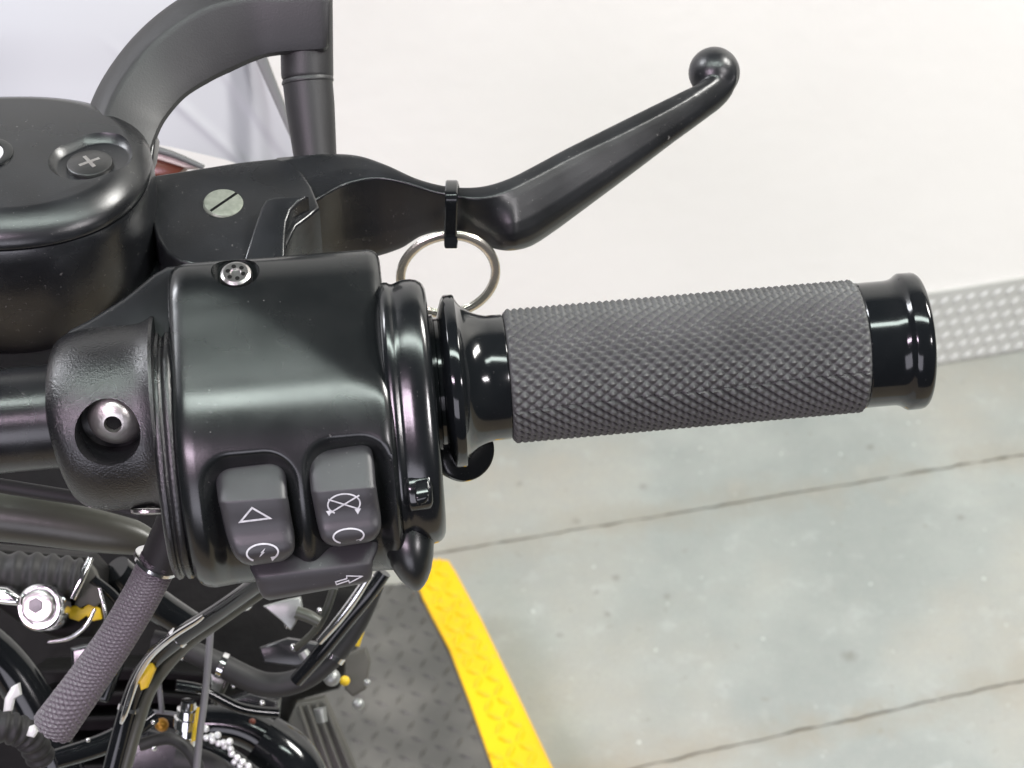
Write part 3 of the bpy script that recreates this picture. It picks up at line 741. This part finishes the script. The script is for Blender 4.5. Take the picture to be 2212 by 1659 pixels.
yl([(-20, 57), (0, 58), (232, 56.5), (238, 55.5), (242, 53), (243, 40)], 660, -70, 663, 120, -512, M['powder'], 'mirror_boss', stem)
yl([(0, 54), (6, 56.5), (9, 56), (11, 54), (60, 53), (110, 50), (175, 46), (220, 45)], 664, 170, 680, 330, -500, M['powder'], 'mirror_stud', stem)
prism('stem_foot', [(292, 236), (312, 250), (336, 300), (330, 345), (320, 376), (306, 372), (290, 318), (284, 292)], lambda x, y: -296 - (372 - y) * .42, 60, M['satin2'], stem, B0, 9, 3)


# fairing panel behind the mirror stem
FZ = -1900
yb_t = [(0, 270), (.45, 280), (.66, 300), (.75, 318), (.85, 345), (.93, 380), (1, 430)]
def xr(y): return 549 + (y - 123) * .335 if y < 123 else 549 + (y - 123) * .449
NU, NV = 190, 150; g = []
def dline(x, y, a, b):
    a, b = Vector(a), Vector(b); d = (b - a).normalized(); return (x - a.x) * -d.y + (y - a.y) * d.x
for j in range(NV + 1):
    for i in range(NU + 1):
        u, t = i / NU, j / NV
        y = -420 + t * (interp(yb_t, u) + 420); x = -420 + u * (xr(y) + 420)
        z = FZ - (x + 420) ** 2 * .00055 - (y - 100) ** 2 * .0005
        l1 = dline(x, y, (382, 222), (510, 337)); l2 = dline(x, y, (476, 160), (611, 337))
        k = sstep(60, 190, y)
        z += 9 * math.exp(-(l1 / 12) ** 2) * k - 9 * sstep(-12, 12, l2) * k
        g.append((x, y, z))
v = [W(*p) for p in g] + [W(p[0], p[1], p[2] - 40) for p in g]; f = []; Q = (NU + 1) * (NV + 1)
for j in range(NV):
    for i in range(NU):
        a = j * (NU + 1) + i; f.append((a, a + 1, a + NU + 2, a + NU + 1)); f.append((Q + a, Q + a + NU + 1, Q + a + NU + 2, Q + a + 1))
for i in range(NU):
    f.append((i, i + 1, Q + i + 1, Q + i)); a = NV * (NU + 1) + i; f.append((a, a + 1, Q + a + 1, Q + a))
for j in range(NV):
    a = j * (NU + 1); f.append((a, a + NU + 1, Q + a + NU + 1, Q + a)); a += NU; f.append((a, a + NU + 1, Q + a + NU + 1, Q + a))
fair = build('fairing', v, f, M['fairing'], bike, B0, 40)
tag(fair, 'pale lavender-white fairing panel')
prism('fairing_edge_trim', [(460, -150), (510, -100), (549, 123), (626, 296), (640, 340), (634, 306), (612, 220), (575, 123), (540, 0), (495, -180)], lambda x, y: FZ - 420, 60, M['trim'], fair, B0, 4, 2)
tube_ = tube([(300, 308, FZ + 60, 7), (330, 320, FZ + 60, 8), (380, 336, FZ + 60, 7), (440, 362, FZ + 60, 6)], 12, 5); build('fairing_bead', *tube_, M['trim'], fair, B0)
prism('reflector', [(318, 336), (345, 342), (376, 352), (400, 362), (380, 380), (318, 380)], lambda x, y: FZ + 30, 60, M['redlens'], fair, B0, 6, 2)
prism('reflector_frame', [(314, 326), (345, 331), (390, 345), (425, 362), (400, 362), (350, 346), (314, 337)], lambda x, y: FZ + 50, 60, M['pinkish'], fair, B0, 3, 2)

# ------------------------------------------------------------------ cables, brackets and engine below the bar
build('brace_tube', *tube([(-140, 1098, -420, 58), (60, 1120, -430, 56), (200, 1143, -440, 50), (290, 1162, -450, 38), (350, 1186, -460, 20)], 28, 8), M['olive'], bike, B0)  # black tube; its olive colour stands for the reflected floor
build('brake_hose', *tube([(-120, 1030, -260, 16), (80, 1062, -280, 16), (200, 1082, -300, 15), (300, 1110, -320, 14)], 16, 8), M['black_rubber'], bike, B0)
v, f = tube([(392, 1050, -60, 44), (384, 1120, -80, 45), (360, 1180, -110, 45), (344, 1218, -130, 44)], 28, 8); boot = build('cable_boot', v, f, M['black_rubber'], bike, B0)
v, f = lathe_w([(-6, 48), (-4, 52), (4, 52), (6, 48)], 338, 1214, -132, W(338, 1214, -132) - W(362, 1170, -110), 40); build('boot_ring', v, f, M['chrome'], boot, B0)
yl([(0, 40), (6, 40), (10, 34), (12, 12)], 322, 1100, 322, 1124, 60, M['steel'], 'clamp_nut', clamp)
NSL = 24
def weave(i, j):
    a = math.sin(i * .95 + j * math.pi * 2 * 14 / 140); b = math.sin(i * .95 - j * math.pi * 2 * 14 / 140)
    return 1 + .055 * max(a, b) + .05 * math.sin(j * math.pi * 2 * 7 / 140) * max(0, 1 - i / 50) + .012 * noise.noise(Vector((i * .2, j * .2, 0)))
v, f = tube([(346, 1205, -120, 40), (312, 1275, -160, 40), (258, 1368, -220, 40), (194, 1462, -280, 42), (116, 1570, -340, 46)], 140, 80, weave)
build('braided_sleeve', v, f, M['sleeve'], bike, B0, 60)
build('wire_bundle', *tube([(360, 1210, -110, 16), (300, 1325, -170, 15), (225, 1440, -250, 15)], 14, 8), M['black_rubber'], bike, B0)
# socket-head bolt and its boss
bz = -1200
v, f = lathe_w([(-60, 52), (-6, 52), (0, 50), (3, 46), (3, 40), (-10, 39)], 85, 1312, bz, (CZ * .95 + CY * .1 - CX * .1), 48); boss = build('riser_boss', v, f, M['chrome'], bike, B0, 30)
v, f = lathe_w([(-10, 36), (14, 36), (18, 34), (19, 30), (19, 17), (8, 16), (8, 2)], 85, 1310, bz, (CZ * .95 + CY * .1 - CX * .1), 6); 
v, f = lathe_w([(-10, 36), (14, 36), (18, 34), (19, 30), (19, 16)], 85, 1310, bz, (CZ * .95 + CY * .1 - CX * .1), 42)
build('socket_bolt', v, f, M['steel'], boss, B0, 30)
v, f = lathe_w([(19.6, 17), (20, 15), (19.7, 1)], 83, 1308, bz, (CZ * .95 + CY * .1 - CX * .1), 6); build('hex_socket', v, f, M['darksteel'], boss, B0, flat=True)
def T(name, pts, m, n=18, mm=8): return build(name, *tube(pts, n, mm), M[m], bike, B0)
# riser with a curved chrome edge
prism('riser', [(-40, 1185), (180, 1205), (210, 1240), (222, 1330), (200, 1380), (120, 1382), (40, 1350), (-40, 1290)], lambda x, y: bz - 140, 200, M['void'], bike, B0, 26, 5)
def fold(i, j): return 1 + .09 * math.sin(i * .55)
build('fork_gaiter', *tube([(-60, 1236, bz - 90, 44), (40, 1240, bz - 90, 46), (120, 1246, bz - 90, 46), (178, 1252, bz - 90, 42)], 32, 26, fold), M['black_rubber'], bike, B0, 60)
prism('lamp_bracket', [(186, 1210), (204, 1232), (216, 1262), (220, 1300), (204, 1312), (190, 1306), (172, 1314), (160, 1306), (176, 1258)], lambda x, y: bz - 100, 30, M['boardp'], bike, B0, 5, 2)
T('riser_edge', [(196, 1205, bz - 60, 7), (176, 1250, bz - 50, 9), (156, 1292, bz - 50, 8)], 'chrome', 12)
T('riser_arc', [(205, 1315, bz - 40, 4), (186, 1350, bz - 40, 5), (150, 1378, bz - 50, 5), (105, 1386, bz - 60, 4)], 'chrome', 12)
T('riser_edge', [(214, 1270, bz - 80, 4), (224, 1310, bz - 80, 5), (228, 1345, bz - 80, 4)], 'chrome', 12)
prism('riser_yellow_reflection', [(148, 1312), (168, 1306), (176, 1316), (192, 1304), (214, 1316), (218, 1338), (200, 1342), (186, 1330), (170, 1342), (150, 1336)], lambda x, y: bz - 110, 20, M['yellowp'], bike, B0, 3, 2)  # added yellow piece standing for reflections of the yellow edge


prism('headlamp_shell', [(-60, 1262), (14, 1270), (44, 1290), (40, 1310), (-60, 1300)], lambda x, y: bz + 40, 60, M['chrome'], bike, B0, 14, 4)
T('brake_line', [(650, 1190, -380, 20), (560, 1258, -560, 20), (470, 1322, -760, 20), (385, 1378, -900, 21), (318, 1440, -1000, 21), (278, 1530, -1080, 21), (235, 1690, -1150, 21)], 'gloss', 24, 10)
T('return_line', [(640, 1225, -700, 13), (560, 1282, -760, 13), (470, 1345, -860, 13), (395, 1400, -960, 14), (330, 1480, -1040, 14), (296, 1570, -1100, 14), (262, 1690, -1150, 14)], 'olive', 18, 10)
prism('line_yellow_reflection', [(310, 1442), (330, 1430), (336, 1446), (318, 1486), (304, 1492), (300, 1474)], lambda x, y: -950, 20, M['yellowp'], bike, B0, 4, 2)  # yellow reflection on the line, added as a solid piece
T('throttle_cable', [(456, 1330, -1400, 8), (452, 1400, -1420, 8), (443, 1500, -1440, 8), (430, 1600, -1450, 8), (420, 1720, -1460, 8)], 'cable', 14)
T('coolant_hose', [(330, 1382, -1700, 22), (400, 1402, -1700, 24), (480, 1438, -1720, 26), (570, 1478, -1740, 27), (650, 1468, -1740, 26), (720, 1415, -1720, 25), (775, 1340, -1700, 22), (815, 1262, -1680, 16)], 'black_rubber', 28, 10)
T('crash_bar', [(830, 1236, -1500, 16), (790, 1290, -1520, 17), (740, 1350, -1560, 18), (690, 1412, -1600, 17), (640, 1470, -1650, 15)], 'gloss', 22, 8)
T('chrome_rod', [(800, 1240, -1450, 8), (766, 1292, -1470, 10), (730, 1340, -1500, 10), (690, 1386, -1540, 8)], 'chrome', 14)
T('clutch_cable', [(722, 1268, -1550, 9), (704, 1320, -1580, 9), (680, 1362, -1620, 8), (640, 1400, -1700, 8)], 'olive', 14)
T('thin_wire', [(340, 1450, -1750, 6), (346, 1500, -1750, 6), (350, 1540, -1760, 6)], 'cable', 10)
T('thin_wire', [(300, 1536, -1800, 5), (360, 1540, -1800, 5), (420, 1550, -1800, 5)], 'cable', 10)
prism('wire_bracket', [(568, 1310), (620, 1296), (648, 1290), (652, 1312), (636, 1350), (628, 1362), (606, 1340)], lambda x, y: -1500, 30, M['alu'], bike, B0, 4, 2)
T('connector', [(640, 1322, -1480, 14), (668, 1332, -1480, 14), (690, 1344, -1480, 12)], 'olive', 16)
T('brake_line_highlight', [(440, 1330, -740, 4), (425, 1342, -760, 6), (372, 1376, -820, 7), (322, 1422, -900, 7), (292, 1476, -960, 8), (270, 1540, -1000, 7), (262, 1562, -1020, 4)], 'chrome', 14, 10)  # thin chrome tube added along the brake line as its highlight
prism('bright_bracket', [(6, 1538), (10, 1508), (24, 1484), (40, 1476), (44, 1502), (30, 1510), (24, 1536)], lambda x, y: -900, 20, M['lug'], bike, B0, 4, 2)
prism('bright_bracket', [(56, 1590), (62, 1570), (74, 1566), (80, 1582), (72, 1594)], lambda x, y: -900, 20, M['lug'], bike, B0, 4, 2)
def corr(i, j): return 1 + .10 * math.sin(i * 1.3)
build('corrugated_hose', *tube([(-60, 1560, -1000, 34), (10, 1570, -1000, 34), (60, 1590, -1040, 32), (90, 1640, -1100, 30)], 28, 16, corr), M['black_rubber'], bike, B0, 60)

T('frame_tube', [(120, 1640, -1400, 22), (240, 1600, -1450, 24), (330, 1540, -1500, 24)], 'gloss', 20)


prism('relay_box', [(470, 1520), (540, 1500), (600, 1516), (596, 1560), (520, 1566), (474, 1552)], lambda x, y: -2400, 120, M['satin2'], bike, B0, 8, 3)
prism('terminal_cover', [(455, 1455), (482, 1448), (496, 1462), (480, 1500), (456, 1520)], lambda x, y: -1800, 40, M['alu'], bike, B0, 6, 2)
T('terminal_edge', [(492, 1464, -1780, 6), (480, 1494, -1780, 6), (464, 1522, -1780, 5)], 'olive', 10)
def band(x, y, z, r, dx, dy):
    v, f = lathe_w([(-7, r), (-6, r + 2), (6, r + 2), (7, r)], x, y, z, W(x + dx, y + dy, z) - W(x, y, z), 24); o = build('hose_clamp', v, f, M['chrome'], bike, B0)
band(480, 1438, -1720, 27, 90, 40); band(720, 1415, -1720, 26, 55, -75); band(400, 1402, -1700, 25, 80, 36)
band(385, 1378, -900, 22, -67, 62); band(278, 1530, -1080, 22, -43, 160); band(560, 1258, -560, 21, -90, 64)
T('fork_leg', [(-120, 1330, -1700, 46), (0, 1420, -1800, 48), (80, 1540, -1850, 50), (150, 1720, -1900, 50)], 'gloss', 32)
T('fork_leg', [(250, 1230, -1500, 34), (330, 1300, -1600, 36), (420, 1360, -1700, 34)], 'gloss', 28)
T('air_intake', [(560, 1600, -2200, 66), (620, 1650, -2200, 70), (660, 1740, -2200, 72)], 'gloss', 36)
T('oil_line', [(200, 1250, -1300, 11), (255, 1300, -1350, 11), (262, 1370, -1400, 11), (230, 1440, -1450, 11)], 'gloss', 16)
T('oil_line', [(380, 1480, -1700, 12), (440, 1492, -1720, 12), (520, 1530, -1760, 12), (600, 1540, -1800, 12)], 'gloss', 16)
T('vent_hose', [(300, 1610, -1500, 14), (370, 1596, -1520, 14), (420, 1640, -1540, 14), (440, 1720, -1560, 14)], 'black_rubber', 16)


prism('horn_bracket', [(560, 1400), (620, 1380), (700, 1392), (712, 1420), (640, 1440), (570, 1432)], lambda x, y: -2100, 40, M['satin2'], bike, B0, 6, 2)
prism('ignition_cover', [(240, 1600), (320, 1576), (400, 1600), (404, 1680), (320, 1720), (236, 1690)], lambda x, y: -2000, 120, M['satin2'], bike, B0, 22, 4)
prism('radiator_shroud', [(150, 1400), (240, 1380), (262, 1440), (230, 1520), (160, 1500)], lambda x, y: -1900, 60, M['gloss'], bike, B0, 14, 4)
# bolts and fittings that glint
def nut(name, x, y, z, r, m, ax_=None, n=24):
    v, f = lathe_w([(-.7 * r, .95 * r), (-.1 * r, r), (.3 * r, .9 * r), (.6 * r, .65 * r), (.78 * r, .3 * r), (.8 * r, .05 * r)], x, y, z, (ax_ if ax_ else CZ + CY * .4), n); return build(name, v, f, M[m], bike, B0, 50)
for x, y, z, r in ((528, 1302, -1300, 17), (716, 1462, -1900, 19), (690, 1318, -1500, 6), (672, 1330, -1500, 5), (684, 1412, -1900, 5), (622, 1350, -1700, 8), (634, 1398, -1750, 8), (505, 1480, -2000, 6), (566, 1518, -2000, 6), (430, 1545, -1900, 6), (190, 1598, -1100, 5), (330, 1560, -1300, 5), (332, 1615, -1500, 7), (108, 1630, -1300, 6), (610, 1588, -2300, 7), (575, 1604, -2300, 6)):
    nut('acorn_nut', x, y, z, r, 'chrome' if r != 19 else 'alu')
nut('brass_fitting', 349, 1565, -1800, 15, 'amber')
nut('copper_fitting', 545, 1558, -2000, 7, 'redlens')
T('battery_lug', [(654, 1408, -1750, 12), (668, 1428, -1750, 13), (684, 1444, -1750, 10)], 'alu', 14)
v, f = lathe_w([(-50, 18), (-48, 24), (-30, 27), (-28, 22), (-10, 22), (-8, 29), (14, 29), (16, 24), (34, 24), (36, 18), (52, 16)], 404, 1562, -1700, CY + CX * .12 + CZ * .3, 32); fit = build('banjo_fitting', v, f, M['chrome'], bike, B0, 30)
prism('fitting_clip', [(424, 1530), (434, 1528), (436, 1560), (424, 1600), (412, 1604), (416, 1570)], lambda x, y: -1640, 20, M['yellowp'], fit, B0, 4, 2)
def knur(i, j): return 1 + .10 * math.sin(i * 1.3) * math.sin(j * math.pi * 2 * 6 / 36)
bm_ = Mesh()
for x, y, r in [(444 + 13 * i, 1574 + 7 * i + 10 * (i % 2), 8) for i in range(5)] + [(446 + 13 * i, 1594 + 6 * i, 7.5) for i in range(5)] + [(500 + 12 * i, 1628 + 9 * i, 8) for i in range(4)] + [(506 + 12 * i, 1646 + 9 * i, 7) for i in range(3)]:
    bm_.add(*lathe_w([(-r * math.cos(t), max(.02, r * math.sin(t))) for t in (math.pi * i / 10 for i in range(11))], x, y, -1880 + 3 * (int(x) % 5), CZ, 16))
build('highlight_ball_cluster', bm_.v, bm_.f, M['glints'], bike, B0, 60)  # bright balls added in place of blurred highlight discs
T('fork_tube', [(420, 1600, -2050, 20), (500, 1640, -2050, 22), (580, 1700, -2050, 22)], 'gloss', 24)
T('exhaust_pipe', [(430, 1560, -2300, 40), (520, 1568, -2300, 42), (590, 1610, -2300, 44), (640, 1700, -2300, 46)], 'gloss', 30, 8)
T('engine_hose', [(380, 1640, -1900, 30), (440, 1650, -1900, 30), (500, 1690, -1900, 30)], 'black_rubber', 24, 6)
T('spring_clip', [(690, 1530, -2500, 14), (696, 1560, -2500, 12)], 'alu', 12)
prism('brake_pedal_pad', [(744, 1416), (790, 1400), (800, 1430), (790, 1490), (762, 1506), (744, 1490)], lambda x, y: -2600, 60, M['boardp'], bike, B0, 10, 3)
prism('pedal_yellow_reflection', [(742, 1372), (786, 1338), (790, 1352), (776, 1398), (752, 1392)], lambda x, y: -2560, 20, M['yellowp'], bike, B0, 4, 2)  # yellow reflection near the pedal, added as a solid piece
nut('pedal_bolt', 793, 1474, -2500, 8, 'alu'); nut('pedal_bolt', 774, 1520, -2540, 13, 'alu'); nut('yellow_reflection_knob', 745, 1470, -2500, 11, 'yellowp')  # the yellow knob is added to stand for a reflection
fb = prism('footboard', [(640, 1520), (700, 1508), (724, 1560), (750, 1620), (790, 1720), (700, 1760), (640, 1640), (622, 1560)], lambda x, y: -3000, 80, M['boardp'], bike, B0, 10, 3)
for q in range(4):
    build('board_ridge', *tube([(646 + q * 18, 1524 - q * 2, -2990, 5), (672 + q * 20, 1600, -2990, 5), (706 + q * 22, 1700, -2990, 5)], 10, 5), M['boardp'], fb, B0)
# the dark engine under everything
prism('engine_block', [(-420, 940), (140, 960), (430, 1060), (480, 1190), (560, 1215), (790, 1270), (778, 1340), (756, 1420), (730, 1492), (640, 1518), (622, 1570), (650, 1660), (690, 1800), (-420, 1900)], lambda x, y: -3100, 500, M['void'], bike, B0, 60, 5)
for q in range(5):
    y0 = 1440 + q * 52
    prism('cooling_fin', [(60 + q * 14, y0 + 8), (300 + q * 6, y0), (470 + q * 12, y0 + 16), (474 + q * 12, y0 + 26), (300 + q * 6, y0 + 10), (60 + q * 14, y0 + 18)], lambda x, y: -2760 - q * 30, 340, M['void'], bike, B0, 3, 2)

# ------------------------------------------------------------------ key ring and cable tie hanging from the lever
tz = lz(405) + 30
tie_pts = [(978, 398, tz - 70), (976, 393, tz - 30), (976, 396, tz + 6), (975, 414, tz + 46), (975, 432, tz + 52), (974, 470, tz + 26), (973, 505, tz - 4), (973, 528, tz - 22), (975, 532, tz - 44), (976, 520, tz - 90), (978, 450, tz - 120), (979, 405, tz - 105)]
TZ0 = W(975, 410, tz)
S = [W(*p) for p in cat(tie_pts + [tie_pts[0]], 6)][:-1]; rings = []
cen = sum(S, Vector()) / len(S)
for i, p in enumerate(S):
    a = (S[(i + 1) % len(S)] - S[i - 1]).normalized(); side = CX - a * CX.dot(a); side.normalize(); nn = side.cross(a)
    wd = 13.5 * K * (F - tz) / F; th = 4.5 * K
    rings.append([p + side * wd * sx_ + nn * th * sy_ for sx_, sy_ in ((-1, -.4), (-.8, -1), (.8, -1), (1, -.4), (1, .4), (.8, 1), (-.8, 1), (-1, .4))])
v, f = loft(rings + [rings[0]], True, False)
tm = Mesh(); tm.add(v, f)
hb = [W(x, y, z) for z in (tz - 40, tz + 4) for x, y in ((960, 512), (988, 512), (987, 536), (961, 536))]
tm.add(hb, [(0, 1, 2, 3), (4, 5, 6, 7), (0, 1, 5, 4), (1, 2, 6, 5), (2, 3, 7, 6), (3, 0, 4, 7)])
tag(build('cable_tie', tm.v, tm.f, M['gloss'], None, TZ0, 40), 'small black cable tie looped round the brake lever', 'cable tie')
RZ = tz - 30; rt = W(966, 512, RZ); kr = K * (F - RZ) / F
rc = rt - UP * 103 * kr + RX * 0; rv = []; NR, NS = 120, 14
hx = (RX + FW * .06).normalized(); hz = (UP + FW * .05 + RX * .06).normalized()
rg = Mesh()
for turn, (off, rad) in enumerate(((-3.4, 104), (3.4, 104))):
    rings = []
    for i in range(NR):
        t = 2 * math.pi * i / NR; d = hx * math.cos(t) + hz * math.sin(t); nrm = hx.cross(hz)
        rings.append([rc + d * rad * kr + nrm * off * kr + (d * math.cos(q) * 10.4 + nrm * math.sin(q) * 4.6) * kr for q in (2 * math.pi * j / NS for j in range(NS))])
    rg.add(*loft(rings + [rings[0]], True, False))
tag(build('key_ring', rg.v, rg.f, M['ring'], None, rt, 60), 'silver split ring hanging from the cable tie on the lever', 'ring')
